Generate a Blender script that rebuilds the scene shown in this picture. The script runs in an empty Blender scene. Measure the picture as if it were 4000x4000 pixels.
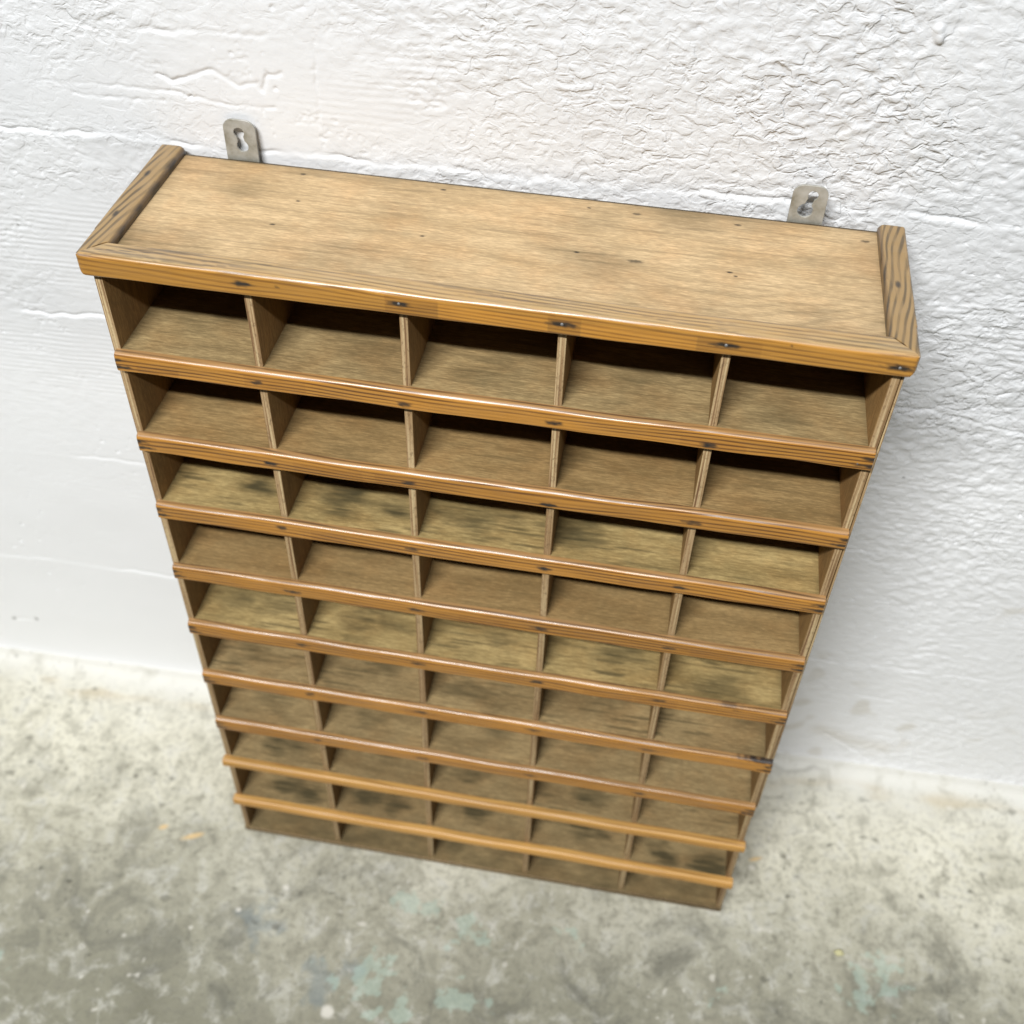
import bpy, math
import numpy as np
from mathutils import Matrix, Vector

# ------------------------------------------------------------------ scene, world, view
scene = bpy.context.scene
COL = scene.collection
scene.view_settings.view_transform = 'Standard'
scene.view_settings.look = 'None'
scene.view_settings.exposure = 0.0
scene.view_settings.gamma = 1.0
scene.view_settings.use_curve_mapping = False
world = bpy.data.worlds.new('World'); scene.world = world; world.use_nodes = True
world.node_tree.nodes['Background'].inputs[0].default_value = (0.90, 0.95, 1.0, 1)
world.node_tree.nodes['Background'].inputs[1].default_value = 0.02
scene.cycles.max_bounces = 8
scene.cycles.diffuse_bounces = 3

# ------------------------------------------------------------------ measured dimensions (metres)
W, D = 0.600, 0.1645                      # cabinet body width and depth
ZS = [.7586, .6712, .5888, .5047, .4201, .3359, .2506, .1690, .0837]   # shelf tops
Z_BASE = .0085
HT, HB = .8500, .8305                     # top moulding top / bottom
Z_TOP = .8432                             # top panel surface
LT, LH = .0065, .0178                     # lip thickness / height
PLY = .0065
DIV = [.1208, .2402, .3588, .4775]        # divider centres
TRIM_T, TRIM_S, TRIM_M = .0065, .0075, .0210
WALL_Y = .2150
LEAN, YAW = math.radians(3.0), math.radians(-1.52)
ROOT = Matrix.Translation((0, 0, D * math.sin(LEAN))) @ Matrix.Rotation(YAW, 4, 'Z') @ Matrix.Rotation(-LEAN, 4, 'X')

# ------------------------------------------------------------------ numpy noise
def _hash(ix, iy, seed):
    h = (ix.astype(np.int64) * 374761393 + iy.astype(np.int64) * 668265263 + seed * 974634533) & 0xffffffff
    h = ((h ^ (h >> 13)) * 1274126177) & 0xffffffff
    h = ((h ^ (h >> 16)) * 2246822519) & 0xffffffff
    return (h ^ (h >> 13)) & 0xffff

def perlin(x, y, seed=0):
    x = np.asarray(x, np.float64); y = np.asarray(y, np.float64)
    x, y = np.broadcast_arrays(x, y)
    ix = np.floor(x); iy = np.floor(y); fx = x - ix; fy = y - iy
    u = fx * fx * fx * (fx * (fx * 6 - 15) + 10); v = fy * fy * fy * (fy * (fy * 6 - 15) + 10)
    def g(dx, dy):
        a = _hash(ix + dx, iy + dy, seed) * (2 * math.pi / 65536)
        return np.cos(a) * (fx - dx) + np.sin(a) * (fy - dy)
    a = g(0, 0); b = g(1, 0); c = g(0, 1); d = g(1, 1)
    return ((a + (b - a) * u) * (1 - v) + (c + (d - c) * u) * v) * 1.5

def fbm(x, y, seed=0, o=4, gain=.5):
    s = 0; a = 1; t = 0
    for i in range(o):
        s = s + a * perlin(x * 2 ** i, y * 2 ** i, seed + 17 * i); t += a; a *= gain
    return s / t

def sstep(a, b, x):
    t = np.clip((x - a) / (b - a), 0, 1); return t * t * (3 - 2 * t)

def seg_dist(x, y, pts):
    d = np.full(np.shape(x), 1e9)
    for (ax, ay), (bx, by) in zip(pts[:-1], pts[1:]):
        vx, vy = bx - ax, by - ay; L = vx * vx + vy * vy + 1e-12
        t = np.clip(((x - ax) * vx + (y - ay) * vy) / L, 0, 1)
        d = np.minimum(d, np.hypot(x - ax - t * vx, y - ay - t * vy))
    return d

# ------------------------------------------------------------------ mesh helpers
def link_mesh(name, me, mat, parent=None):
    o = bpy.data.objects.new(name, me); COL.objects.link(o)
    if mat: me.materials.append(mat)
    if parent: o.parent = parent
    return o

def mesh_from(verts, quads, name='m'):
    me = bpy.data.meshes.new(name)
    verts = np.asarray(verts, np.float32); quads = np.asarray(quads, np.int32)
    me.vertices.add(len(verts)); me.vertices.foreach_set('co', verts.ravel())
    n = len(quads); k = quads.shape[1]
    me.loops.add(n * k); me.loops.foreach_set('vertex_index', quads.ravel())
    me.polygons.add(n)
    me.polygons.foreach_set('loop_start', np.arange(0, n * k, k, dtype=np.int32))
    me.update(calc_edges=True); me.validate()
    return me

def attr(me, name, vals):
    a = me.attributes.new(name, 'FLOAT', 'POINT')
    a.data.foreach_set('value', np.asarray(vals, np.float32).ravel())

def grid_quads(nu, nv, off=0, flip=False):
    i, j = np.meshgrid(np.arange(nu - 1), np.arange(nv - 1), indexing='ij')
    a = i * nv + j; q = np.stack([a, a + nv, a + nv + 1, a + 1], -1).reshape(-1, 4) + off
    return q[:, ::-1] if flip else q

BOXQ = np.array([[0, 2, 3, 1], [4, 5, 7, 6], [0, 1, 5, 4], [2, 6, 7, 3], [0, 4, 6, 2], [1, 3, 7, 5]])
def box_verts(a, b):
    return np.array([[(a, b)[i][0], (a, b)[j][1], (a, b)[k][2]] for i in (0, 1) for j in (0, 1) for k in (0, 1)], float)

def smooth(o, ang=50, weighted=True):
    me = o.data
    me.polygons.foreach_set('use_smooth', np.ones(len(me.polygons), bool))
    me.set_sharp_from_angle(angle=math.radians(ang))
    if weighted:
        m = o.modifiers.new('wn', 'WEIGHTED_NORMAL'); m.keep_sharp = True; m.weight = 60

def box_obj(name, a, b, mat, parent, bevel=.0006):
    v = box_verts(a, b); me = mesh_from(v, BOXQ, name)
    me.flip_normals() if signed_vol(me) < 0 else None
    o = link_mesh(name, me, mat, parent)
    if bevel:
        m = o.modifiers.new('bv', 'BEVEL'); m.width = bevel; m.segments = 2; m.limit_method = 'ANGLE'
    return o

def signed_vol(me):
    s = 0
    for p in me.polygons:
        v = [me.vertices[i].co for i in p.vertices]
        for k in range(1, len(v) - 1): s += v[0].dot(v[k].cross(v[k + 1]))
    return s

def rounded_profile(w, h, radii, seg=5):
    """closed loop of (a, b) in [0,w]x[0,h]; radii order (0,0),(w,0),(w,h),(0,h)"""
    pts = []
    cs = [((radii[0], radii[0]), math.pi, radii[0]), ((w - radii[1], radii[1]), 1.5 * math.pi, radii[1]),
          ((w - radii[2], h - radii[2]), 0, radii[2]), ((radii[3], h - radii[3]), .5 * math.pi, radii[3])]
    for (cx, cy), a0, r in cs:
        for i in range(seg + 1):
            a = a0 + .5 * math.pi * i / seg; pts.append((cx + r * math.cos(a), cy + r * math.sin(a)))
    out = []
    for i, p in enumerate(pts):
        q = pts[(i + 1) % len(pts)]; out.append(p)
        L = math.hypot(q[0] - p[0], q[1] - p[1])
        if L > .003:
            n = max(2, int(L / .0012))
            for t in range(1, n): out.append((p[0] + (q[0] - p[0]) * t / n, p[1] + (q[1] - p[1]) * t / n))
    return np.array(out)

def strip(name, axis, lo, hi, prof, origin, mat, parent, ends=None, step=.0012, wob=.0002, seed=0, stains=(), segs=(), cap_round=.0008, post=None):
    """sweep a rounded profile along 'x' or 'y'. prof gives (a,b): for axis x a->y, b->z; for axis y a->x, b->z."""
    n = int((hi - lo) / step) + 1
    t = np.concatenate([[0, .0003, .0008], np.linspace(.0015, hi - lo - .0015, n), [hi - lo - .0008, hi - lo - .0003, hi - lo]]) / (hi - lo)
    T, A = np.meshgrid(t, prof[:, 0], indexing='ij'); _, B = np.meshgrid(t, prof[:, 1], indexing='ij')
    l = np.broadcast_to(lo, T.shape); h = np.broadcast_to(hi, T.shape)
    if ends: l, h = ends(A + origin[0]); 
    U = l + (h - l) * T
    # ease the arrises at both ends
    de = np.minimum(T, 1 - T) * (hi - lo)
    k = np.where(de < cap_round, cap_round - np.sqrt(np.clip(cap_round ** 2 - (cap_round - de) ** 2, 0, None)), 0)
    ca, cb = prof[:, 0].mean(), prof[:, 1].mean()
    A = A - np.sign(A - ca) * np.minimum(k, abs(A - ca)); B = B - np.sign(B - cb) * np.minimum(k, abs(B - cb))
    A = A + wob * perlin(U * 14, B * 60, seed) ; B = B + wob * perlin(U * 17 + 9, A * 60, seed + 5)
    P = np.stack([U, A + origin[0], B + origin[1]], -1)
    if axis == 'y': P = P[..., [1, 0, 2]]
    V = P.reshape(-1, 3); nu, nv = T.shape
    i, j = np.meshgrid(np.arange(nu - 1), np.arange(nv), indexing='ij')
    jn = (j + 1) % nv
    q = np.stack([i * nv + j, (i + 1) * nv + j, (i + 1) * nv + jn, i * nv + jn], -1).reshape(-1, 4)
    # end caps as fans of quads (degenerate-free: centre vertex, pairs)
    c0 = len(V); V = np.vstack([V, V[:nv].mean(0), V[(nu - 1) * nv:].mean(0)])
    m = nv - nv % 2; caps = []
    for base, c, fl in ((0, c0, False), ((nu - 1) * nv, c0 + 1, True)):
        for s in range(0, m, 2):
            f = [c, base + s, base + s + 1, base + (s + 2) % nv]; caps.append(f[::-1] if fl else f)
    if nv % 2: raise ValueError('even profile wanted')
    q = np.vstack([q, caps])
    if post: V = post(V)
    me = mesh_from(V, q, name)
    if signed_vol(me) < 0: me.flip_normals()
    # attributes
    u = V[:, 0] if axis == 'x' else V[:, 1]; b = V[:, 2]
    st = np.zeros(len(V)); w = perlin(u * 200, b * 500, seed + 3) * .35
    for (x0, z0, rx, rz, s) in stains:
        d = np.hypot((u - x0) / rx, (b - z0) / rz) + w
        st = np.maximum(st, s * (1 - sstep(.35, 1.1, d)))
    sg = np.zeros(len(V))
    for (x0, x1, z0, z1, s) in segs:
        sg = np.where((u > x0) & (u < x1) & (b > z0) & (b < z1), s, sg)
    attr(me, 'stain_and_shade', st); attr(me, 'tone', sg)
    o = link_mesh(name, me, mat, parent); smooth(o, 40)
    return o

def even(p):
    return p if len(p) % 2 == 0 else np.vstack([p[:-1], (p[-2:-1] + p[-1:]) / 2, p[-1:]])

# ------------------------------------------------------------------ node helpers
class NT:
    def __init__(s, name):
        s.m = bpy.data.materials.new(name); s.m.use_nodes = True; s.t = s.m.node_tree; s.n = s.t.nodes; s.L = s.t.links
        s.b = s.n['Principled BSDF']
    def new(s, k, **kw):
        n = s.n.new(k)
        for a, v in kw.items(): setattr(n, a, v)
        return n
    def put(s, sock, v):
        if isinstance(v, (int, float)): sock.default_value = v
        elif isinstance(v, tuple): sock.default_value = v + ((1,) if len(v) == 3 and len(sock.default_value) == 4 else ())
        else: s.L.new(v, sock)
    def math(s, op, a, b=0.0, c=None, clamp=False):
        n = s.new('ShaderNodeMath', operation=op); n.use_clamp = clamp
        s.put(n.inputs[0], a); s.put(n.inputs[1], b)
        if c is not None: s.put(n.inputs[2], c)
        return n.outputs[0]
    def mix(s, f, a, b, mode='MIX'):
        n = s.new('ShaderNodeMix', data_type='RGBA', blend_type=mode)
        s.put(n.inputs[0], f); s.put(n.inputs[6], a); s.put(n.inputs[7], b); return n.outputs[2]
    def coord(s): return s.new('ShaderNodeTexCoord').outputs['Object']
    def mapping(s, v, scale, loc=(0, 0, 0), rot=(0, 0, 0)):
        n = s.new('ShaderNodeMapping'); s.L.new(v, n.inputs[0]); n.inputs['Scale'].default_value = scale
        s.put(n.inputs['Location'], loc); n.inputs['Rotation'].default_value = rot; return n.outputs[0]
    def noise(s, v, scale=1.0, detail=3, rough=.5, dist=0.0):
        n = s.new('ShaderNodeTexNoise'); s.L.new(v, n.inputs['Vector']); n.inputs['Scale'].default_value = scale
        n.inputs['Detail'].default_value = detail; n.inputs['Roughness'].default_value = rough; n.inputs['Distortion'].default_value = dist
        return n.outputs['Fac']
    def ramp(s, f, pts, interp='LINEAR'):
        n = s.new('ShaderNodeValToRGB'); s.L.new(f, n.inputs[0]); e = n.color_ramp.elements; n.color_ramp.interpolation = interp
        while len(e) < len(pts): e.new(.5)
        for el, (p, c) in zip(e, pts):
            el.position = p; el.color = (c, c, c, 1) if isinstance(c, (int, float)) else c + (1,)
        return n.outputs['Color']
    def at(s, name): return s.new('ShaderNodeAttribute', attribute_name=name).outputs['Fac']
    def bump(s, h, strength, dist, normal=None):
        n = s.new('ShaderNodeBump'); n.inputs['Strength'].default_value = strength; n.inputs['Distance'].default_value = dist
        s.L.new(h, n.inputs['Height'])
        if normal is not None: s.L.new(normal, n.inputs['Normal'])
        return n.outputs[0]
    def fin(s, col, rough, normal=None, spec=.5, metal=0.0, coat=0.0):
        s.put(s.b.inputs['Base Color'], col); s.put(s.b.inputs['Roughness'], rough)
        s.b.inputs['Specular IOR Level'].default_value = spec; s.b.inputs['Metallic'].default_value = metal
        s.put(s.b.inputs['Coat Weight'], coat); s.b.inputs['Coat Roughness'].default_value = .23
        if normal is not None: s.L.new(normal, s.b.inputs['Normal'])
        return s.m
    def randvec(s, v, amt=7.0):
        r = s.new('ShaderNodeObjectInfo').outputs['Random']
        c = s.new('ShaderNodeCombineXYZ'); k = s.math('MULTIPLY', r, amt)
        s.L.new(k, c.inputs[0]); s.L.new(s.math('MULTIPLY', r, amt * 1.7), c.inputs[1]); s.L.new(s.math('MULTIPLY', r, amt * .6), c.inputs[2])
        a = s.new('ShaderNodeVectorMath', operation='ADD'); s.L.new(v, a.inputs[0]); s.L.new(c.outputs[0], a.inputs[1]); return a.outputs[0]
    def normal_axis(s, i):
        g = s.new('ShaderNodeNewGeometry'); x = s.new('ShaderNodeSeparateXYZ'); s.L.new(g.outputs['True Normal'], x.inputs[0])
        return x.outputs[i]

def pine(name, base, dark, axis='x', lines=1.0, up_gray=.6, gray=(.30, .235, .13), line_rot=0.0, rough=.33, coat=.35, freq=260):
    """softwood with growth lines running along 'axis'"""
    s = NT(name); co = s.coord(); v = s.randvec(co)
    sc = (1.0, 1, 1) if axis == 'x' else (1, 1.0, 1)
    if axis == 'x': m = s.mapping(v, (4, 45, 45)); wv = s.mapping(v, (3.2, 20, 20))
    else: m = s.mapping(v, (45, 4, 45)); wv = s.mapping(v, (34, 10.0, 34))
    warp = s.noise(wv, 1, 2, .5)
    sep = s.new('ShaderNodeSeparateXYZ'); s.L.new(v, sep.inputs[0])
    if axis == 'x':
        cross = s.math('ADD', s.math('MULTIPLY', sep.outputs[1], .8), sep.outputs[2]); along = sep.outputs[0]
    else:
        cross = s.math('ADD', sep.outputs[0], s.math('MULTIPLY', sep.outputs[2], .6)); along = sep.outputs[1]
    ph = s.math('ADD', s.math('MULTIPLY', s.math('ADD', cross, s.math('MULTIPLY', along, line_rot)), freq * 6.283 / 6.283 * 6.283 / 1.0),
                s.math('MULTIPLY', warp, 38.0 if axis == 'x' else 18.0))
    ring = s.math('ADD', s.math('MULTIPLY', s.math('SINE', ph), .5), .5)
    ring = s.ramp(ring, [(.0, 0.0), (.45, .08), (.78, .75), (1.0, 1.0)])
    ring = s.math('MULTIPLY', ring, s.ramp(s.noise(s.mapping(v, (9, 130, 130) if axis == 'x' else (130, 9, 130), (2, 5, 1)), 1, 3, .6), [(.34, .25), (.58, 1.15)]))
    fine = s.noise(s.mapping(v, (30, 900, 900) if axis == 'x' else (900, 30, 900)), 1, 3, .65)
    big = s.noise(m, .45, 3, .6)
    c = s.mix(s.ramp(big, [(.3, 0.0), (.7, 1.0)]), tuple(x * .82 for x in base), tuple(min(1, x * 1.15) for x in base))
    c = s.mix(s.math('MULTIPLY', ring, .8 * lines, clamp=True), c, dark)
    c = s.mix(s.math('MULTIPLY', s.ramp(fine, [(.45, 0.0), (.75, 1.0)]), .35), c, dark)
    tone = s.at('tone'); c = s.mix(s.math('MULTIPLY', tone, 1.0, clamp=True), c, s.mix(1.0, c, (.60, .50, .42), 'MULTIPLY'))
    c = s.mix(s.math('MULTIPLY', tone, -1.0, clamp=True), c, s.mix(1.0, c, (1.35, 1.25, 1.0), 'MULTIPLY'))
    # upper faces blended towards gray, by normal
    up = s.ramp(s.normal_axis(2), [(.55, 0.0), (.95, 1.0)])
    wn = s.noise(s.mapping(v, (12, 150, 150) if axis == 'x' else (150, 12, 150)), 1, 3, .6)
    wf = s.math('MULTIPLY', up, s.math('MULTIPLY', s.ramp(wn, [(.2, .55), (.8, 1.0)]), up_gray))
    c = s.mix(wf, c, s.mix(s.math('MULTIPLY', ring, .92, clamp=True), gray, tuple(x * .42 for x in gray)))
    st = s.at('stain_and_shade'); c = s.mix(st, c, (.012, .011, .012))
    h = s.math('ADD', s.math('MULTIPLY', ring, -.6), s.math('MULTIPLY', fine, -.4))
    n = s.bump(h, .35, .0004)
    rr = s.math('ADD', rough, s.math('MULTIPLY', fine, .12))
    cw = s.math('MULTIPLY', s.ramp(s.noise(s.mapping(v, (35, 120, 120)), 1, 3, .6), [(.34, .25), (.60, 1.0)]), coat)
    return s.fin(c, rr, n, .5, 0, cw)

def ply(name, light, dark, grain='x', smudge=(.052, .042, .018), rough=.62):
    """plywood face veneer with layered edge where the face looks to the front"""
    s = NT(name); co = s.coord(); v = s.randvec(co, 5.0)
    if grain == 'x': a = (9, 26, 26); b = (130, 900, 900); e = (26, 380, 380); g = (5, 70, 70)
    else: a = (26, 26, 9); b = (900, 900, 130); e = (380, 380, 26); g = (70, 70, 5)
    n1 = s.noise(s.mapping(v, a), 1, 4, .62, .5); n2 = s.noise(s.mapping(v, b), 1, 2, .7); n3 = s.noise(s.mapping(v, e), 1, 3, .65, .3); n5 = s.noise(s.mapping(v, g), 1, 3, .55, .6)
    c = s.mix(s.ramp(n1, [(.30, 0.0), (.70, 1.0)]), dark, light)
    c = s.mix(s.math('MULTIPLY', s.ramp(n5, [(.50, 0.0), (.70, 1.0)]), .30), c, tuple(x * .62 for x in dark))
    c = s.mix(s.math('MULTIPLY', s.ramp(n3, [(.47, 0.0), (.66, 1.0)]), .46), c, tuple(x * .62 for x in dark))
    c = s.mix(s.math('MULTIPLY', s.ramp(n2, [(.42, 0.0), (.62, 1.0)]), .42), c, tuple(x * .60 for x in dark))
    c = s.mix(s.math('MULTIPLY', s.ramp(n2, [(.30, 1.0), (.44, 0.0)]), .30), c, tuple(min(1, x * 1.25) for x in light))
    c = s.mix(s.math('MULTIPLY', s.ramp(s.noise(co, 23, 3, .6), [(.45, 0.0), (.7, 1.0)]), .35), c, s.mix(1.0, c, (1.08, .88, .72), 'MULTIPLY'))
    c = s.mix(s.at('stain_and_shade'), c, smudge)
    c = s.mix(s.at('hole'), c, (.012, .010, .008))
    # layered edge
    fr = s.ramp(s.math('ABSOLUTE', s.normal_axis(1)), [(.85, 0.0), (.95, 1.0)])
    lay = s.noise(s.mapping(co, (620, 1, 7), (3.3, 0, 0)), 1, 2, .6)
    lc = s.ramp(lay, [(.30, (.13, .065, .030)), (.45, (.30, .19, .09)), (.55, (.40, .28, .15)), (.66, (.52, .40, .22))])
    grit = s.noise(s.mapping(co, (500, 500, 220)), 1, 3, .7)
    lc = s.mix(s.math('MULTIPLY', s.ramp(grit, [(.52, 0.0), (.7, 1.0)]), .6), lc, (.10, .06, .03))
    c = s.mix(fr, c, lc)
    h = s.math('ADD', s.math('MULTIPLY', n3, -.5), s.math('MULTIPLY', n2, -.5))
    return s.fin(c, s.math('ADD', rough - .08, s.math('MULTIPLY', n3, .16)), s.bump(h, .3, .0003), .35)

M = {}
M['lip'] = pine('pine_strip_orange', (.47, .215, .036), (.100, .036, .008), 'x', 1.0, .7, (.32, .21, .115), rough=.31, coat=.72)
M['lip_light'] = pine('pine_strip_pale', (.58, .31, .075), (.30, .13, .028), 'x', .9, .35, (.42, .27, .11), rough=.42, coat=.15)
M['trim'] = pine('pine_moulding', (.47, .225, .038), (.14, .055, .011), 'x', .75, .95, (.36, .255, .120), line_rot=.035, rough=.31, coat=.72)
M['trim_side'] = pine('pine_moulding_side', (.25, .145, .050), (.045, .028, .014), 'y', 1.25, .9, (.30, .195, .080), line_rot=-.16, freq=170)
M['ply_a'] = ply('plywood_olive', (.460, .333, .158), (.230, .156, .068))
M['ply_b'] = ply('plywood_brown', (.420, .280, .120), (.225, .142, .054))
M['ply_c'] = ply('plywood_yellow', (.560, .415, .180), (.260, .180, .066))
M['ply_top'] = ply('plywood_top', (.600, .430, .240), (.400, .275, .138))
M['ply_v'] = ply('plywood_upright', (.31, .185, .066), (.19, .105, .036), 'z')
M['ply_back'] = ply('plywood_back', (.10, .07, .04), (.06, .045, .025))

# metal
s = NT('dull_zinc'); co = s.coord()
n1 = s.noise(s.mapping(co, (60, 60, 160)), 1, 4, .6); n2 = s.noise(co, 900, 3, .6)
c = s.ramp(n1, [(.3, (.22, .205, .16)), (.5, (.36, .35, .31)), (.72, (.46, .455, .43))])
M['metal'] = s.fin(c, s.math('ADD', .38, s.math('MULTIPLY', n2, .25)), s.bump(n2, .15, .0002), .5, .25)
s = NT('nail_steel'); M['nail'] = s.fin((.22, .22, .22), .6, None, .5, .5)
s = NT('old_paint_on_metal'); M['paint'] = s.fin((.50, .49, .46), .5)

# ------------------------------------------------------------------ THE CABINET
cab = bpy.data.objects.new('pigeonhole_cabinet', None); COL.objects.link(cab)
cab.matrix_world = ROOT
cab['label'] = 'tall brown wooden pigeonhole cabinet with fifty open compartments leaning on the white wall'
cab['category'] = 'cabinet'

# sides: plywood uprights
box_obj('side_panel', (0, 0.0, 0), (PLY, D - .003, HB + .010), M['ply_v'], cab)
box_obj('side_panel', (W - PLY, 0.0, 0), (W, D - .003, HB + .010), M['ply_v'], cab)
box_obj('side_facing', (W + .0007, .0012, .24), (W + .0026, D - .004, HB + .009), M['ply_v'], cab, .0003)
box_obj('back_panel', (0.001, D - .0029, 0.001), (W - .001, D, Z_TOP - .0006), M['ply_back'], cab, .0003)
for x in DIV:
    box_obj('divider', (x - .0033, .0012, Z_BASE), (x + .0033, D - .0032, HB + .010), M['ply_v'], cab)

SM = [[[0.0541, 0.0456], [0.0791, 0.0583], [0.1953, 0.0457], [0.2901, 0.0303], [0.3006, 0.0428], [0.4151, 0.0458], [0.5314, 0.0206]], [[0.0577, 0.0531], [0.1692, 0.0503], [0.5126, 0.0576]], [[0.0862, 0.0361], [0.1674, 0.0417], [0.166, 0.0205], [0.2119, 0.0331], [0.2898, 0.0349], [0.3769, 0.0321]], [[0.0648, 0.0336], [0.1859, 0.0363], [0.415, 0.0537]], [[0.0467, 0.0345], [0.0807, 0.034], [0.1754, 0.0346], [0.1973, 0.0354], [0.313, 0.0301], [0.4352, 0.0335], [0.5301, 0.019]], [[0.0484, 0.0279], [0.1849, 0.0434], [0.2865, 0.0277], [0.4412, 0.0505], [0.5905, 0.0688]], [[0.06, 0.032], [0.1742, 0.0306], [0.3145, 0.0374], [0.4262, 0.0446], [0.536, 0.0655]], [[0.0522, 0.0241], [0.0777, 0.0253], [0.1931, 0.0362], [0.293, 0.0262], [0.4219, 0.0329], [0.5295, 0.0603]], [[0.0564, 0.0197], [0.084, 0.0174], [0.162, 0.0247], [0.1917, 0.0251], [0.2924, 0.0309], [0.4216, 0.0335], [0.5189, 0.0131], [0.5754, 0.0066]], [[0.0493, 0.0139], [0.0941, 0.0035], [0.1884, 0.0101], [0.2971, 0.0085], [0.443, 0.0106], [0.5602, 0.0148]]]
STR = [.72, .34, 1.05, .34, .90, .80, 1.0, 1.12, 1.2, 1.1]
BASE = [.02, .03, .02, .05, .02, .10, .15, .20, .26, .50]  # even darkening per row, strongest in the lower rows
ROWMAT = ['ply_a', 'ply_b', 'ply_c', 'ply_b', 'ply_c', 'ply_a', 'ply_a', 'ply_a', 'ply_a', 'ply_a']

def board(name, x0, x1, y0, y1, z, th, mat, parent, stain_and_shade, hole=None, step=.002):
    xs = np.linspace(x0, x1, int((x1 - x0) / step) + 1); ys = np.linspace(y0, y1, int((y1 - y0) / step) + 1)
    X, Y = np.meshgrid(xs, ys, indexing='ij'); V = np.stack([X, Y, np.full(X.shape, z)], -1).reshape(-1, 3)
    q = grid_quads(len(xs), len(ys)); bv = box_verts((x0, y0, z - th), (x1, y1, z)); bq = []
    for f in BOXQ:
        if not all(bv[i][2] == z for i in f): bq.append(f)
    bq = np.array(bq) + len(V); nV = len(V)
    V = np.vstack([V, bv]); me = mesh_from(V, np.vstack([q, bq]), name)
    a = np.zeros(len(V)); a[:nV] = stain_and_shade(X, Y).ravel(); attr(me, 'stain_and_shade', a)
    if hole is not None:
        a = np.zeros(len(V)); a[:nV] = hole(X, Y).ravel(); attr(me, 'hole', a)
    return link_mesh(name, me, mat, parent)

def shelf_stain_tone(i):
    def f(X, Y):
        r = np.zeros(X.shape)
        wv = fbm(X * 22, Y * 60, 40 + i, 3) * .9; streak = perlin(X * 30, Y * 420, 90 + i)
        for j, (x, y) in enumerate(SM[i]):
            rx = .026 + .014 * ((j * 7 + i * 3) % 5) / 4; ry = .016 + .009 * ((j * 5 + i) % 4) / 3
            d = np.hypot((X - x) / rx, (Y - y) / ry) + wv
            r = np.maximum(r, STR[i] * (.65 + .35 * ((j * 3 + i) % 3) / 2) * (1 - sstep(0.0, 1.25, d)) * (.78 + .5 * streak))
        r = np.maximum(r, .75 * sstep(.24, .55, perlin(X * 20 + i * 3, Y * 300, 7 + i)) * (.35 + .65 * (i in (2, 4, 5, 7))) * (.4 + .6 * sstep(-.2, .3, perlin(X * 12, Y * 20, i))))
        # grime gathered beside the uprights
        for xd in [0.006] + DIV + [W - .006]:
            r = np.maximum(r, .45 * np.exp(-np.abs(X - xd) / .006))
        r = np.maximum(r, BASE[i] * (1 + .9 * fbm(X * 25, Y * 45, 60 + i, 3)))
        return np.clip(r, 0, .93)
    return f

for i, z in enumerate(ZS):
    board('shelf', PLY, W - PLY, .0002, D - .0032, z, PLY, M[ROWMAT[i]], cab, shelf_stain_tone(i))
board('base_panel', -.0002, W + .0002, -.0015, D - .0031, Z_BASE, .0082, M['ply_a'], cab, shelf_stain_tone(9))

KNOTS = [[0.1192, 0.1522], [0.128, 0.1105], [0.2379, 0.1525], [0.2368, 0.0809], [0.3584, 0.1498], [0.397, 0.1487], [0.4779, 0.1493], [0.357, 0.0835], [0.4026, 0.0803], [0.474, 0.0804], [0.4784, 0.0761], [0.5773, 0.1463], [0.119, 0.0728]]
KS = [1, .8, 1, .8, .7, 1.5, 1.1, .9, 2.3, 1, .7, 1.6, .9]
def top_stain(X, Y):
    r = .30 * sstep(.0, .6, fbm(X * 9, Y * 16, 5, 3)) + .22 * sstep(.3, .7, perlin(X * 12, Y * 220, 8))
    # cathedral figure at the right end of the veneer
    m = np.exp(-((X - .50) / .12) ** 2 - ((Y - .045) / .03) ** 2)
    r = r + .20 * m * sstep(.1, .9, np.sin((Y * 520 - (X - .47) * 160 * (X - .47) * 9 + 2.5 * perlin(X * 30, Y * 40, 3))))
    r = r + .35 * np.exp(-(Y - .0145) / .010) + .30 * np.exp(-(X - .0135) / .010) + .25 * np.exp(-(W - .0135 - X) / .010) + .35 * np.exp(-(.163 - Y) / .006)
    return np.clip(r, 0, .7)
def top_hole(X, Y):
    r = np.zeros(X.shape)
    for (x, y), k in zip(KNOTS, KS):
        d = np.hypot((X - x) / (.0028 * k), (Y - y) / (.0013 * (k ** .7))) + .25 * perlin(X * 500, Y * 500, 2)
        r = np.maximum(r, (.95 if k < 1.5 else .72) * (1 - sstep(.45, 1.25, d)))
    return r
board('top_panel', -TRIM_S + TRIM_M - .002, W + TRIM_S - TRIM_M + .002, -TRIM_T + TRIM_M - .004, D - .0031, Z_TOP, .006, M['ply_top'], cab, top_stain, top_hole, .0008)

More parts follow.
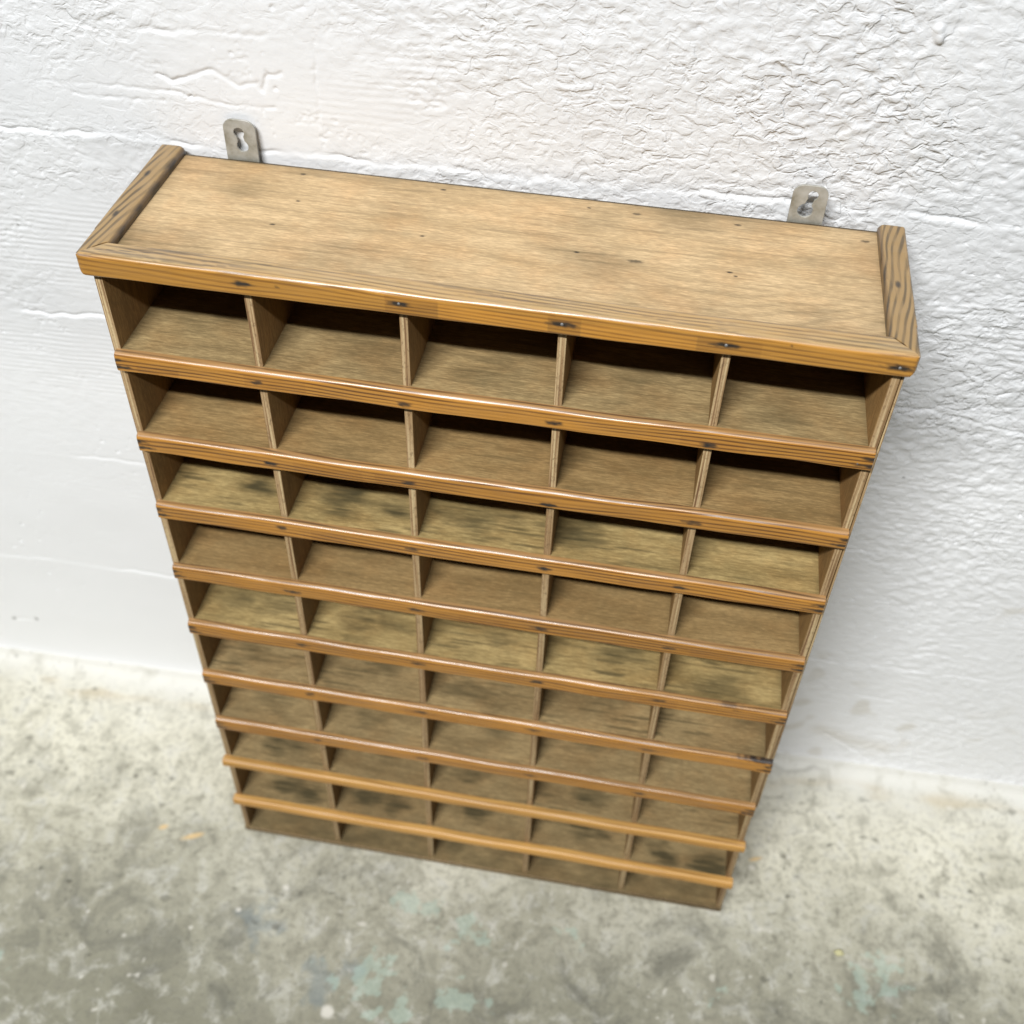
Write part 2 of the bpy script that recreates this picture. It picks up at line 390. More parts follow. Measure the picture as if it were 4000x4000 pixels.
# ---- top moulding, mitred
def corner(V):
    r = .0045
    for sx, xc in ((-1, -TRIM_S), (1, W + TRIM_S)):
        cx = xc - sx * r; cy = -TRIM_T + r
        dx = (V[:, 0] - cx) * sx; dy = cy - V[:, 1]
        m = (dx > 0) & (dy > 0); L = np.hypot(dx, dy); k = np.where(m & (L > r), r / np.maximum(L, 1e-9), 1)
        V[:, 0] = np.where(m, cx + sx * dx * k, V[:, 0]); V[:, 1] = np.where(m, cy - dy * k, V[:, 1])
        for zc, sz, r2 in ((HB, -1, .0088), (HT, 1, .0036)):
            cx = xc - sx * r2; cz = zc - sz * r2
            dx = (V[:, 0] - cx) * sx; dz = (V[:, 2] - cz) * sz
            m = (dx > 0) & (dz > 0) & (V[:, 1] < .03); L = np.hypot(dx, dz); k = np.where(m & (L > r2), r2 / np.maximum(L, 1e-9), 1)
            V[:, 0] = np.where(m, cx + sx * dx * k, V[:, 0]); V[:, 2] = np.where(m, cz + sz * dz * k, V[:, 2])
    return V
GAP = .00035
prof = even(rounded_profile(TRIM_M, HT - HB, (.0020, .0012, .0035, .0045), 7))
nails_x = [.1217, .2393, .3587, .4754, .5955]; nails_z = [.8405, .8405, .8400, .8395, .8385]
stains = [(x, z, .0130 if k > 1 else .0100, .0030, .97) for k, (x, z) in enumerate(zip(nails_x, nails_z))]
stains += [(.148, .8415, .0025, .0015, .6), (.52, .846, .0015, .001, .7)]
segs = [(.229, .268, HB, HB + .0165, .35), (.268, .349, HB + .001, HB + .0135, -.55), (.349, .372, HB, HB + .016, .35), (.372, .455, HB + .001, HB + .0135, -.45), (.455, .50, HB, HB + .014, .25)]
tr = strip('front_moulding', 'x', -TRIM_S, W + TRIM_S, prof, (-TRIM_T, HB), M['trim'], cab,
      ends=lambda Y: (-TRIM_S + (Y + TRIM_T), W + TRIM_S - (Y + TRIM_T)), seed=11, stains=stains, segs=segs, cap_round=.0002, post=corner, wob=.0005)
me = tr.data; nn = len(me.vertices); co_v = np.empty(nn * 3); me.vertices.foreach_get('co', co_v); co_v = co_v.reshape(-1, 3)
st0 = np.empty(nn, np.float32); me.attributes['stain_and_shade'].data.foreach_get('value', st0)
xx, yy, zz = co_v.T; on_top = sstep(HT - .0045, HT - .002, zz)
ends_ = np.maximum(np.exp(-((xx - .07) / .09) ** 2), np.exp(-((xx - .50) / .10) ** 2))
lin = yy - .012 * np.sin(xx * 9) + .0016 * perlin(xx * 30, yy * 100, 6)
st1 = .50 * on_top * ends_ * sstep(.12, .55, perlin(xx * 9, lin * 520, 81)) + .35 * on_top * sstep(.35, .6, perlin(xx * 5, lin * 420, 82))
me.attributes['stain_and_shade'].data.foreach_set('value', np.maximum(st0, st1).astype(np.float32))
for (x, z, on) in zip(nails_x, nails_z, (0, 1, 1, 1, 1)):
    if not on: continue
    bpy_me = None
    n = 14; V = [(x, -TRIM_T - .0006, z)]
    for ring_r, dy in ((.0008, -.0005), (.0013, .0000), (.0014, .0006)):
        V += [(x + ring_r * math.cos(2 * math.pi * k / n), -TRIM_T + dy, z + ring_r * math.sin(2 * math.pi * k / n)) for k in range(n)]
    me = bpy.data.meshes.new('nail_head')
    F = [(0, 1 + k, 1 + (k + 1) % n) for k in range(n)]
    for r_ in (0, 1): F += [(1 + r_ * n + k, 1 + (r_ + 1) * n + k, 1 + (r_ + 1) * n + (k + 1) % n, 1 + r_ * n + (k + 1) % n) for k in range(n)]
    me.from_pydata(V, [], F); me.update(); o = link_mesh('nail_head', me, M['nail'], tr)
    o.data.polygons.foreach_set('use_smooth', [True] * len(F))

prof_s = even(rounded_profile(TRIM_M, HT - HB, (.0020, .0015, .0052, .0022), 7))
def side_mould(left):
    x0 = -TRIM_S if left else W + TRIM_S - TRIM_M
    p = prof_s.copy() if left else np.stack([TRIM_M - prof_s[::-1, 0], prof_s[::-1, 1]], -1)
    f = (lambda X: (-TRIM_T + (X + TRIM_S) + GAP, np.full(np.shape(X), D + .0002))) if left else (lambda X: (-TRIM_T + (W + TRIM_S - X) + GAP, np.full(np.shape(X), D + .0002)))
    st = [(.052, HT, .004, .02, .75), (.115, HT, .0045, .02, .6)] if left else [(.080, HT, .0035, .02, .6)]
    o = strip('side_moulding', 'y', -TRIM_T, D, p, (x0, HB), M['trim_side'], cab, ends=f, seed=21 + left, cap_round=.0022, post=corner, wob=.0003)
    # stain spots seen on the upper face
    me = o.data; n = len(me.vertices); co = np.empty(n * 3); me.vertices.foreach_get('co', co); co = co.reshape(-1, 3)
    xs = (-TRIM_S + .008) if left else (W + TRIM_S - .011); r = np.zeros(n)
    for (y, *_rest) in st: r = np.maximum(r, .85 * (1 - sstep(.4, 1.1, np.hypot((co[:, 0] - xs) / .0025, (co[:, 1] - y) / .006))))
    # inner face beside the panel: its shade painted in as a dark line
    xi = (-TRIM_S + TRIM_M) if left else (W + TRIM_S - TRIM_M)
    r = np.maximum(r, (.72 if left else .5) * np.exp(-np.abs(co[:, 0] - xi) / .0030) * (co[:, 2] < HT - .0006))
    me.attributes['stain_and_shade'].data.foreach_set('value', r.astype(np.float32))
side_mould(True); side_mould(False)

# ---- lips nailed to the shelf fronts
rng = np.random.default_rng(4)
for i, z in enumerate(ZS):
    light = i >= 7
    h = .0125 if light else LH - .0002 * i
    t = .0085 if light else LT
    x0, x1 = (-.0022, W + .0026) if light else (.0012 + .0012 * rng.random(), W - .0012 * rng.random())
    if i == 5: x1 = W + .002
    r = .0038 if light else .0040
    p = even(rounded_profile(t + .0004, h, (.0010 if not light else .0028, .0002, .0002, r)))
    nz = z - h * (.66 if i < 2 else .5)
    st = []
    if not light:
        for xd in DIV: st.append((xd - .001, nz + .001 * rng.normal(), .0100 * (.6 + .6 * rng.random()), .0023 + .0008 * rng.random(), .75 + .25 * rng.random() if i < 5 else .55 + .3 * rng.random()))
        for xe in (x0, x1):
            st.append((xe, z - h * .35, .008 + .006 * rng.random(), .0024, .95)); st.append((xe + (.003 if xe < .1 else -.003), z - h * .72, .010 + .006 * rng.random(), .0022, .95))
    else:
        st.append((x1 - .004, z - h * .65, .0018, .0012, .7))
    sg = []
    if i == 0: sg = [(.455, .505, z - h, z - h * .45, .25), (.11, .16, z - h, z - h * .25, .22), (.02, .055, z - h, z - h * .5, .3)]
    else:
        for k in range(2):
            a = rng.random() * .5 + .03; sg.append((a, a + .03 + .03 * rng.random(), z - h, z - h * .3, .22))
    if i == 5: st.append((.60, z, .040, .0022, .95)); st.append((.603, z - .003, .004, .003, 1.0))
    if i == 4: st += [(.545, z, .012, .0022, .5), (.552, z - .004, .006, .0016, .4)]
    o = strip('shelf_lip', 'x', x0, x1, p, (-t, z - h + .0004), M['lip_light'] if light else M['lip'], cab, seed=31 + i, stains=st, segs=sg, wob=.0007)
    if light: o['label'] = 'pale newer shelf lip with rounded edges'
    if i < 1:
        for xd in (W - .012,):
            V = [(xd + .0007 * math.cos(2 * math.pi * k / 10), -t - .0002, nz + .0007 * math.sin(2 * math.pi * k / 10)) for k in range(10)] + \
                [(xd + .0008 * math.cos(2 * math.pi * k / 10), -t + .0004, nz + .0008 * math.sin(2 * math.pi * k / 10)) for k in range(10)]
            me = bpy.data.meshes.new('nail_head'); me.from_pydata(V, [], [tuple(range(10))[::-1]] + [(k, (k + 1) % 10, 10 + (k + 1) % 10, 10 + k) for k in range(10)]); me.update()
            link_mesh('nail_head', me, M['nail'], o)

# ---- hanging plates behind the top edge
def hanger(xc, top, key, bend, paint=False):
    w = .0272; z0 = .8424 - .020; n = 40; R = .0085
    outer = []
    zt = top
    outer += [(-w / 2, z0), (w / 2, z0), (w / 2, zt - R)]
    outer += [(w / 2 - R + R * math.cos(a), zt - R + R * .95 * math.sin(a)) for a in np.linspace(0, math.pi / 2, 9)[1:]]
    outer += [(-w / 2 + R + R * math.cos(a), zt - R + R * .95 * math.sin(a)) for a in np.linspace(math.pi / 2, math.pi, 9)]
    cu = bpy.data.curves.new('c', 'CURVE'); cu.dimensions = '2D'; cu.fill_mode = 'BOTH'; cu.extrude = .00075; cu.bevel_depth = .0002; cu.bevel_resolution = 1
    def spline(pts):
        sp = cu.splines.new('POLY'); sp.points.add(len(pts) - 1)
        for p_, c_ in zip(sp.points, pts): p_.co = (c_[0], c_[1], 0, 1)
        sp.use_cyclic_u = True
    spline(outer)
    (cx, cz, r1), (ux, uz, r2) = key
    dx, dz = ux - cx, uz - cz; L = math.hypot(dx, dz); dx /= L; dz /= L; hole = []; rt = []
    for t_ in np.linspace(-r1, L + r2, 41):
        w1 = math.sqrt(max(0, r1 * r1 - t_ * t_)); w2 = math.sqrt(max(0, r2 * r2 - (t_ - L) ** 2)); w3 = .68 * r2 if 0 < t_ < L else 0
        w_ = max(w1, w2, w3); px, pz = cx + dx * t_, cz + dz * t_
        hole.append((px - dz * w_, pz + dx * w_)); rt.append((px + dz * w_, pz - dx * w_))
    hole = hole[::-1] + rt[1:-1]
    spline(hole)
    tmp = bpy.data.objects.new('tmp', cu); COL.objects.link(tmp)
    dg = bpy.context.evaluated_depsgraph_get(); me = bpy.data.meshes.new_from_object(tmp.evaluated_get(dg)); bpy.data.objects.remove(tmp)
    o = link_mesh('hanging_plate', me, M['metal'], cab)
    me.materials.clear(); me.materials.append(M['metal'])
    o.matrix_local = Matrix.Translation((xc, D + .0014, .8424)) @ Matrix.Rotation(bend, 4, 'X') @ Matrix.Translation((0, 0, 0)) @ Matrix.Rotation(math.pi / 2, 4, 'X') @ Matrix.Translation((0, -.8424, 0))
    return o
hl = hanger(.0634, .8785, ((.0010, .8552, .0052), (-.0008, .8668, .0047)), math.radians(0))
hr = hanger(.5301, .8755, ((-.0016, .8535, .0062), (.0022, .8668, .0042)), math.radians(0))
# ------------------------------------------------------------------ THE WALL
def axis_pts(dense0, dense1, step, lo, hi, coarse=.03):
    a = np.arange(dense0, dense1, step); l = np.arange(lo, dense0, coarse); r = np.append(np.arange(dense1, hi, coarse), hi)
    return np.concatenate([l, a, r])
xs = axis_pts(-.50, 1.08, .0013, -2.2, 2.8); zs = axis_pts(-.012, 1.06, .0013, -.03, 2.3)
zs = np.unique(np.round(zs, 6))
X, Z = np.meshgrid(xs, zs, indexing='ij')
def wall_height(X, Z):
    wx = X + .010 * perlin(X * 9, Z * 9, 1); wz = Z + .008 * perlin(X * 11, Z * 13, 2)
    right = sstep(.15, .55, X + .25 * (Z - .7)) ; low = 1 - sstep(.30, .62, Z)
    leftlow = (1 - sstep(.1, .4, X)) * (1 - sstep(.45, .66, Z))
    # trowelled lumps that drip slightly downwards
    n = fbm(wx * 62, wz * 88, 3, 3, .55)
    lump = np.tanh(n * 4.5)
    n2 = fbm(wx * 95 + wz * 20, wz * 120, 4, 2); lump2 = np.tanh(n2 * 4.0)
    patchy = sstep(-.25, .35, perlin(X * 6 + 3, Z * 7, 6))
    A = (.10 + .90 * right) * (1 - .80 * low * (1 - .75 * sstep(.55, .8, X))) * (.45 + .55 * patchy) + .30 * (1 - right) * patchy * (1 - leftlow)
    h = .00062 * A * lump + .00030 * A * lump2
    # ragged thin creases
    cr = np.exp(-(fbm(wx * 15, wz * 34, 8, 4, .6) / .022) ** 2) * sstep(.10, .45, perlin(X * 15, Z * 19, 9))
    h -= .0008 * cr * (1 - .7 * leftlow)
    # wood grain of the shuttering boards printed in the surface
    gm = .45 * sstep(.1, .55, perlin(X * 4.1 + 1.7, Z * 9.5 + .4, 12)) * (1 - .5 * low)
    for (cx, cz, rx, rz, s_) in ((-.12, .725, .10, .05, .8), (.76, .740, .10, .045, 1.1), (-.12, .585, .14, .05, .6), (.85, .50, .2, .06, .6), (.80, .30, .15, .05, .5), (-.25, .36, .2, .05, .35), (-.3, .12, .2, .04, .3)):
        gm = np.maximum(gm, s_ * np.exp(-((X - cx) / rx) ** 4 - ((Z - cz) / rz) ** 4))
    ph = Z * (2 * math.pi / .0060) + 3.2 * perlin(X * 4, Z * 12, 13) + 1.3 * perlin(X * 22, Z * 60, 14)
    h += .00026 * gm * np.sin(ph) * (.5 + .9 * sstep(-.3, .4, perlin(X * 20, Z * 90, 15)))
    # board seams: the lower board stands a little proud
    for zc, amp, ex in ((.8445, .0013, 1.0), (.641, .0012, 1.0), (.432, .0005, .6), (.228, .0008, .8)):
        e = zc + .0055 * perlin(X * 14, X * 0 + zc * 50, 20) + .0022 * perlin(X * 70, X * 0 + zc * 30, 21)
        step_ = sstep(.0012, -.0012, Z - e) if False else 1 - sstep(-.0022, .0022, Z - e)
        h += .75 * amp * step_ * np.exp(-np.maximum(e - Z, 0) / .05) * (.35 + .65 * sstep(-.3, .3, perlin(X * 7, X * 0 + zc * 9, 23)))
        h -= amp * 1.3 * np.exp(-((Z - e - .0026) / .0013) ** 2) * sstep(-.1, .3, perlin(X * 18, X * 0 + zc, 22))
    def groove(pts, depth, width):
        d = seg_dist(X + .0016 * perlin(X * 120, Z * 120, 30), Z + .0016 * perlin(X * 120, Z * 120, 31), pts)
        return depth * np.exp(-(d / width) ** 2)
    G = [([(0.0048, 0.9079), (0.0169, 0.9022), (0.0386, 0.911), (0.0527, 0.9156), (0.0646, 0.9089), (0.0703, 0.9038), (0.0793, 0.9046), (0.0887, 0.9084), (0.0919, 0.9013), (0.0982, 0.9142), (0.1096, 0.9175)], .0022, .0016),
         ([(0.0073, 0.9193), (0.0146, 0.902), (0.0216, 0.8819)], .0007, .0010), ([(0.1401, 0.9524), (0.1387, 0.9267), (0.136, 0.8742)], .0011, .0012),
         ([(-0.0249, 0.8774), (-0.0211, 0.8837), (0.0065, 0.8851)], .0013, .0010), ([(0.0129, 0.8938), (0.0585, 0.8866), (0.1009, 0.8872)], .0012, .0012),
         ([(-0.0112, 0.9426), (0.0069, 0.9462), (0.0235, 0.9434), (0.0373, 0.9478), (0.069, 0.9463), (0.1011, 0.948)], .0014, .0018),
         ([(-0.071, 0.8848), (-0.0438, 0.8838), (-0.0164, 0.8841)], .0012, .0011), ([(-0.0684, 0.8943), (-0.0411, 0.8945), (0.0129, 0.8938)], .0010, .0011),
         ([(0.7112, 0.0788), (0.7459, 0.0558), (0.7867, 0.0237)], .0020, .0022), ([(-0.3811, 0.0881), (-0.3474, 0.0935)], .0012, .0025),
         ([(0.664, 0.632), (0.6893, 0.6424), (0.7243, 0.6347), (0.7836, 0.6241)], .0020, .0015), ([(0.6915, 0.1707), (0.7864, 0.1649), (0.886, 0.1424)], .0010, .0013),
         ([(.655, .672), (.668, .655), (.672, .640)], .0016, .0016), ([(.63, .70), (.65, .66)], .0010, .0012)]
    for pts, dp, wd in G:
        near = (X > min(p[0] for p in pts) - .02) & (X < max(p[0] for p in pts) + .02) & (Z > min(p[1] for p in pts) - .02) & (Z < max(p[1] for p in pts) + .02)
        idx = np.where(near)
        if len(idx[0]):
            a0, a1, b0, b1 = idx[0].min(), idx[0].max() + 1, idx[1].min(), idx[1].max() + 1
            Xs, Zs = X[a0:a1, b0:b1], Z[a0:a1, b0:b1]
            d = seg_dist(Xs + .0016 * perlin(Xs * 120, Zs * 120, 30), Zs + .0016 * perlin(Xs * 120, Zs * 120, 31), pts)
            h[a0:a1, b0:b1] -= dp * (.35 + .5 * sstep(-.3, .4, perlin(Xs * 45, Zs * 45, 33))) * np.exp(-(d / wd) ** 2)
    # drip knob upper right
    d = seg_dist(X, Z, [(.5985, .9955), (.6012, .9885)]); h += .0030 * (1 - sstep(.0015, .0045, d))
    # small pits and bubbles
    pit = perlin(X * 150, Z * 150, 40); h -= .0012 * sstep(.62, .80, pit) * sstep(0, .4, perlin(X * 8, Z * 8, 41))
    h += .0016 * fbm(X * 5, Z * 6, 42, 3)            # slow undulation
    h += .010 * np.exp(-np.maximum(Z, 0) / .006)      # paint run-out at the foot
    return h
h = wall_height(X, Z)
dens = ((X > -.5) & (X < 1.08) & (Z < 1.06)); h = np.where(dens, h, h * .4)
V = np.stack([X, WALL_Y - h, Z], -1).reshape(-1, 3)
me = mesh_from(V, grid_quads(len(xs), len(zs)), 'wall')
dirt = .55 * sstep(.25, .6, perlin(X * 30, Z * 34, 51)) * sstep(.2, .6, perlin(X * 5, Z * 5, 52)) * sstep(.35, .7, X)
d = seg_dist(X, Z, [(0.7112, 0.0788), (0.76, 0.062), (.80, .055)]); dirt = np.maximum(dirt, .5 * np.exp(-(d / .012) ** 2))
d = seg_dist(X, Z, [(.64, .018), (.66, .012), (.72, .004)]); dirt = np.maximum(dirt, .55 * np.exp(-(d / .006) ** 2) * sstep(-.2, .3, perlin(X * 90, Z * 90, 53)))
attr(me, 'dirt', dirt)
sp = np.zeros(X.shape)
for (x, z, r) in [(-0.3811, 0.0881, .004), (-.3474, .0935, .004), (.693, .55, .002), (.618, .505, .003), (.70, .66, .002), (.66, .075, .003), (-.165, .745, .0018), (.585, .845, .0015), (.69, .742, .0015)]:
    sp = np.maximum(sp, 1 - sstep(r * .4, r, np.hypot(X - x, Z - z) + .3 * r * perlin(X * 400, Z * 400, 5)))
attr(me, 'speck', sp)
rg = (.12 + .88 * sstep(.12, .55, X + .25 * (Z - .7))) * (.25 + .75 * np.maximum(sstep(.25, .62, Z), .7 * sstep(.6, .85, X))) ; rg = np.maximum(rg, .75 * sstep(.62, .8, Z) * (.3 + .7 * sstep(-.2, .3, perlin(X * 6 + 3, Z * 7, 6))))
for (cx, cz, rx, rz) in ((.045, .925, .060, .020), (-.05, .83, .06, .012), (.72, .25, .3, .2)): rg = rg * (1 - .8 * np.exp(-((X - cx) / rx) ** 4 - ((Z - cz) / rz) ** 4))
rg = rg * (.45 + .75 * sstep(-.35, .35, perlin(X * 5, Z * 6, 77)) ) * (.75 + .5 * sstep(-.3, .3, perlin(X * 17, Z * 21, 78)))
attr(me, 'rough', rg)
s = NT('white_wall_paint'); co = s.coord()
n1 = s.noise(co, 5, 4, .6); n2 = s.noise(co, 420, 3, .6); n3 = s.noise(co, 60, 4, .6)
c = s.mix(s.ramp(n1, [(.3, 0.0), (.7, 1.0)]), (.675, .683, .695), (.72, .727, .735))
sx = s.new('ShaderNodeSeparateXYZ'); s.L.new(co, sx.inputs[0])
c = s.mix(s.ramp(s.math('ADD', sx.outputs[2], s.math('MULTIPLY', n1, .012)), [(.55, 1.0), (.66, 0.0)]), c, (.83, .835, .84))  # lower boards in whiter paint, which also offsets lamp falloff in the colour
c = s.mix(s.math('MULTIPLY', s.at('dirt'), .6), c, (.50, .44, .32)); c = s.mix(s.math('MULTIPLY', s.at('speck'), .75), c, (.16, .15, .13))
wv = s.mapping(co, (72, 1, 100)); l1 = s.ramp(s.noise(wv, 1, 2, .5, .7), [(.40, 0.0), (.52, .85), (.64, 1.0)], 'EASE')
l2 = s.ramp(s.noise(s.mapping(co, (150, 1, 200), (3, 0, 1)), 1, 2, .5, .8), [(.36, 0.0), (.60, 1.0)], 'EASE')
lh = s.math('MULTIPLY', s.math('ADD', l1, s.math('MULTIPLY', l2, .35)), s.at('rough'))
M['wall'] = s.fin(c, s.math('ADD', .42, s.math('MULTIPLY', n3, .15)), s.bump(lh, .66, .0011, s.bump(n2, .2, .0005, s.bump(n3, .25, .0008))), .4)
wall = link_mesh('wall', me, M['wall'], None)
wall.data.polygons.foreach_set('use_smooth', np.ones(len(wall.data.polygons), bool))
wall['kind'] = 'structure'; wall['label'] = 'white painted rough concrete wall with board marks behind the cabinet'; wall['category'] = 'wall'

# ------------------------------------------------------------------ THE FLOOR
xs = axis_pts(-.55, 1.15, .0020, -2.2, 2.8); ys = axis_pts(-.36, .2265, .0020, -3.0, .2266)
X, Y = np.meshgrid(xs, ys, indexing='ij')
TURQ = [[0.2208, -0.0619, .022], [0.2413, -0.0685, .018], [0.2908, -0.08, .022], [0.3046, -0.0873, .016], [0.201, -0.1433, .022], [0.1836, -0.1609, .026], [0.2411, -0.1728, .014], [0.2475, -0.1891, .020], [0.2992, -0.161, .022], [0.204, -0.1958, .016], [0.7945, -0.0584, .026], [0.7721, -0.0857, .022], [.60, -.12, .012], [-.25, -.2, .015], [.42, -.07, .014]]
wn = fbm(X * 45, Y * 45, 61, 4, .6); t = np.zeros(X.shape)
for x, y, r in TURQ:
    t = np.maximum(t, 1 - sstep(.30, .85, np.hypot((X - x) / r, (Y - y) / (r * .75)) + 3.4 * wn))
bl = np.zeros(X.shape)
for x, y, r in [[0.1326, -0.1658, .025], [0.143, -0.1819, .02], [.05, -.11, .03], [.17, -.15, .02]]:
    bl = np.maximum(bl, 1 - sstep(.3, 1.0, np.hypot((X - x) / r, (Y - y) / r) + 1.2 * wn))
cr = np.zeros(X.shape); jx = X + .004 * perlin(X * 60, Y * 60, 62); jy = Y + .004 * perlin(X * 60, Y * 60, 63)
for pts, wd, s_ in (([(0.8716, 0.1097), (0.8848, 0.0978), (0.873, 0.0754), (0.8672, 0.0477)], .0016, .7), ([(0.8702, 0.0156), (0.8776, -0.0304), (0.8668, -0.0771)], .0018, .6),
    ([(0.6563, 0.2037), (0.6801, 0.1939), (0.697, 0.1946), (0.7193, 0.2039), (0.7396, 0.2032), (0.7437, 0.1771)], .0026, .55), ([(0.6529, 0.1535), (0.6796, 0.1539)], .0013, .9),
    ([(0.6563, 0.1336), (0.7026, 0.1353), (0.7161, 0.1466), (.7200, .168)], .0014, .75), ([(0.9369, 0.1885), (0.9679, 0.1748)], .0013, .9), ([(.0, .02), (.08, -.02), (.1, -.06)], .0012, .3), ([(-.3, -.02), (-.2, -.045), (-.12, -.04)], .0016, .45)):
    d = seg_dist(jx, jy, pts); cr = np.maximum(cr, s_ * np.exp(-(d / wd) ** 2))
pit = .7 * sstep(.56, .76, perlin(X * 62, Y * 75, 64)) * sstep(-.1, .45, perlin(X * 7, Y * 7, 65))
pit = np.maximum(pit, .8 * sstep(.55, .75, perlin(X * 170, Y * 170, 66)) * sstep(.0, .4, perlin(X * 9, Y * 9, 67)))
for x, y in [[-0.1206, 0.0572], [-0.1972, -0.0968], [-0.2382, -0.0864], [-0.2732, 0.1738], [-0.3129, 0.0519], [-0.1683, 0.0535], [0.6788, 0.0711], [0.7373, 0.0959], [0.909, 0.0608], [0.8483, 0.0448], [0.6845, 0.0195]]:
    pit = np.maximum(pit, 1 - sstep(.0015, .0050, np.hypot(X - x, (Y - y) * 1.2) + .002 * perlin(X * 200, Y * 200, 3)))
org = np.zeros(X.shape)
for x, y, rx, ry in [(-0.0641, -0.0162, .017, .0045), (-0.1068, -0.0105, .008, .004), (0.6434, 0.0621, .010, .003)]:
    u = (X - x) * .94 + (Y - y) * .34; v = -(X - x) * .34 + (Y - y) * .94
    org = np.maximum(org, 1 - sstep(.5, 1.1, np.hypot(u / rx, v / ry) + .5 * wn))
wh = np.zeros(X.shape)
for x, y, r in [[0.1569, -0.2001, .010], [0.0703, -0.0654, .004], [0.0683, -0.0641, .004], [.02, -.10, .003], [-.03, -.13, .003], [-.16, -.13, .003]]:
    wh = np.maximum(wh, 1 - sstep(.5, 1.0, np.hypot((X - x) / r, (Y - y) / r) + .5 * wn))
wh = np.maximum(wh, .7 * sstep(.62, .74, perlin(X * 90 + 7, Y * 90, 70)) * sstep(0, .3, perlin(X * 8, Y * 8, 71)))
overspill = np.exp(-np.maximum(.2 - Y + .014 * perlin(X * 12, Y * 2, 72), 0) / .036)
rust = np.exp(-((Y - .178 + .012 * perlin(X * 9, X * 0, 73)) / .014) ** 2) * sstep(-.1, .5, perlin(X * 14, Y * 40, 74))
h = .0009 * fbm(X * 30, Y * 30, 75, 4, .6) - .0016 * cr - .0010 * pit + .0010 * perlin(X * 4, Y * 4, 76) + .012 * np.exp(-np.maximum(.212 - Y, 0) / .005)
h = np.where((X > -.55) & (X < 1.15) & (Y > -.36), h, h * .3)
sett = (X > -.03) & (X < .63) & (Y > -.02) & (Y < .19)
h = np.where(sett, np.minimum(h, .0002), h) - .0004
V = np.stack([X, Y, h], -1).reshape(-1, 3)
me = mesh_from(V, grid_quads(len(xs), len(ys)), 'floor')
for nm, a in (('turq', t), ('blue', bl), ('crack', cr), ('pit', pit), ('orange', org), ('white', wh), ('over', overspill), ('rust', rust)): attr(me, nm, a)
attr(me, 'dirt_and_falloff', sstep(.13, -.30, Y + .05 * fbm(X * 5, Y * 5, 80, 3)) if False else 1 - sstep(-.26, .16, Y + .09 * fbm(X * 5, Y * 5, 80, 3)))  # traffic dirt plus painted light falloff, darker away from the wall
s = NT('old_concrete'); co = s.coord()
n1 = s.noise(co, 6, 6, .62, .3); n2 = s.noise(co, 34, 6, .66, .5); n3 = s.noise(co, 130, 4, .65); n4 = s.noise(s.mapping(co, (1, 1, 1), (5, 2, 0)), 14, 6, .66, .9)
c = s.ramp(n1, [(.26, (.29, .275, .205)), (.46, (.43, .410, .320)), (.64, (.52, .498, .400)), (.8, (.58, .555, .450))])
c = s.mix(s.at('dirt_and_falloff'), s.mix(1.0, c, (1.35, 1.35, 1.38), 'MULTIPLY'), s.mix(1.0, c, (.47, .475, .44), 'MULTIPLY'))
c = s.mix(s.ramp(n2, [(.34, .55), (.50, 0.0)]), c, (.19, .180, .135))
c = s.mix(s.math('MULTIPLY', s.ramp(n2, [(.52, 0.0), (.68, 1.0)]), .55), c, (.54, .53, .48))
c = s.mix(s.math('MULTIPLY', s.ramp(n3, [(.38, 1.0), (.50, 0.0)]), .34), c, (.13, .125, .095))
c = s.mix(s.math('MULTIPLY', s.ramp(n4, [(.50, 0.0), (.66, 1.0)]), s.math('ADD', .18, s.math('MULTIPLY', s.at('dirt_and_falloff'), .62))), c, (.125, .122, .095))
c = s.mix(s.math('MULTIPLY', s.at('over'), s.ramp(n2, [(.3, .55), (.5, .95)])), c, (.66, .65, .60))
c = s.mix(s.math('MULTIPLY', s.at('rust'), .38), c, (.42, .31, .14))
c = s.mix(s.math('MULTIPLY', s.at('blue'), .38), c, (.13, .18, .21))
c = s.mix(s.math('MULTIPLY', s.at('turq'), .36), c, (.40, .53, .45))
c = s.mix(s.math('MULTIPLY', s.at('orange'), .8), c, (.62, .43, .20))
c = s.mix(s.math('MULTIPLY', s.at('white'), .75), c, (.66, .63, .56))
c = s.mix(s.math('MULTIPLY', s.at('pit'), .75), c, (.07, .068, .05)); c = s.mix(s.math('MULTIPLY', s.math('MULTIPLY', s.at('crack'), s.ramp(n2, [(.40, .35), (.58, 1.0)])), .72), c, (.085, .072, .045))
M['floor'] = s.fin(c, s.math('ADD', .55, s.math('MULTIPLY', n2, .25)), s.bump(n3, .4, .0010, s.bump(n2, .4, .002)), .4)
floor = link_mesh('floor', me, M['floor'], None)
floor.data.polygons.foreach_set('use_smooth', np.ones(len(floor.data.polygons), bool))
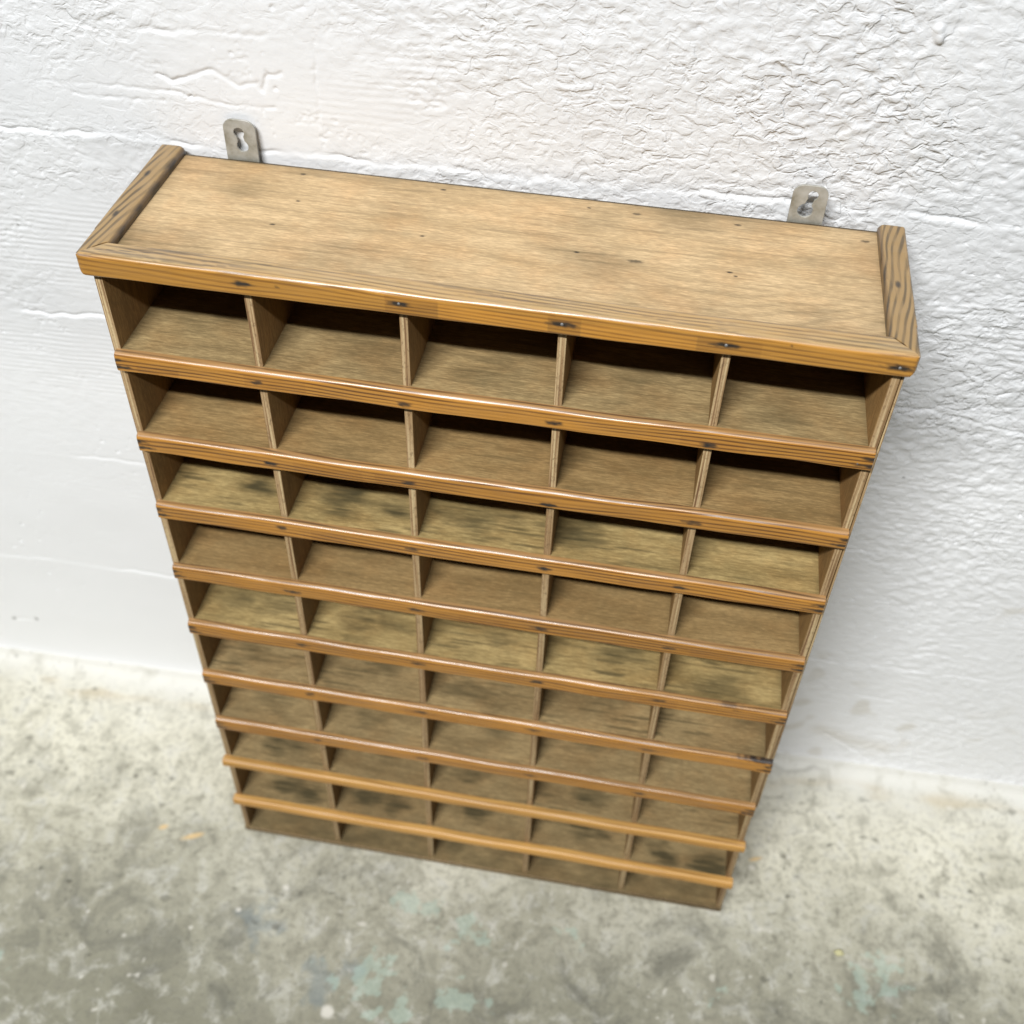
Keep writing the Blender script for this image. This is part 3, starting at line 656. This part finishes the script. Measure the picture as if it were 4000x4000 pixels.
floor['kind'] = 'structure'

# a small crumb lying on the floor
import bmesh
s = NT('mortar_crumb'); M['crumb'] = s.fin((.50, .47, .26), .8)
bm = bmesh.new(); bmesh.ops.create_icosphere(bm, subdivisions=3, radius=.0048)
for v in bm.verts:
    k = 1 + .28 * float(perlin(v.co.x * 300 + 5, v.co.y * 300 + v.co.z * 260, 3)); v.co = Vector((v.co.x * k * 1.15, v.co.y * k * .8, v.co.z * k * .75))
me = bpy.data.meshes.new('crumb'); bm.to_mesh(me); bm.free()
o = link_mesh('crumb', me, M['crumb'], None); o.location = (.7428, -.0434, .0026)
o['label'] = 'tiny pale yellow crumb of mortar lying on the grey floor'; o['category'] = 'crumb'

# ------------------------------------------------------------------ LIGHT
def area(name, loc, target, sx, sy, power, color):
    l = bpy.data.lights.new(name, 'AREA'); l.shape = 'RECTANGLE'; l.size = sx; l.size_y = sy; l.energy = power; l.color = color
    o = bpy.data.objects.new(name, l); COL.objects.link(o)
    o.matrix_world = Matrix.Translation(loc) @ (Vector(loc) - Vector(target)).to_track_quat('Z', 'Y').to_matrix().to_4x4()
    return o
tube = area('fluorescent_tube', (-.50, -2.45, 4.05), (-.1, .05, .4), 1.9, .07, 284, (.985, .995, 1.0))
area('ceiling_bounce', (.6, -.30, 3.3), (.4, .0, .0), 3.2, 1.6, 19, (.93, .97, 1.0))

# ------------------------------------------------------------------ CAMERA (pose solved in cabinet space)
cam = bpy.data.cameras.new('camera'); co_ = bpy.data.objects.new('camera', cam); COL.objects.link(co_)
cam.sensor_width = 36; cam.lens = 4472.69 / 4000 * 36; cam.clip_start = .02; cam.clip_end = 50
loc = Matrix.Translation((.42568, -.67328, 1.32609))
rot = Matrix.Rotation(.17166, 4, 'Z') @ Matrix.Rotation(-.02525, 4, 'Y') @ Matrix.Rotation(.77878, 4, 'X')
co_.matrix_world = ROOT @ loc @ rot
cam.dof.use_dof = True; cam.dof.focus_distance = .88; cam.dof.aperture_fstop = 5.2
scene.camera = co_
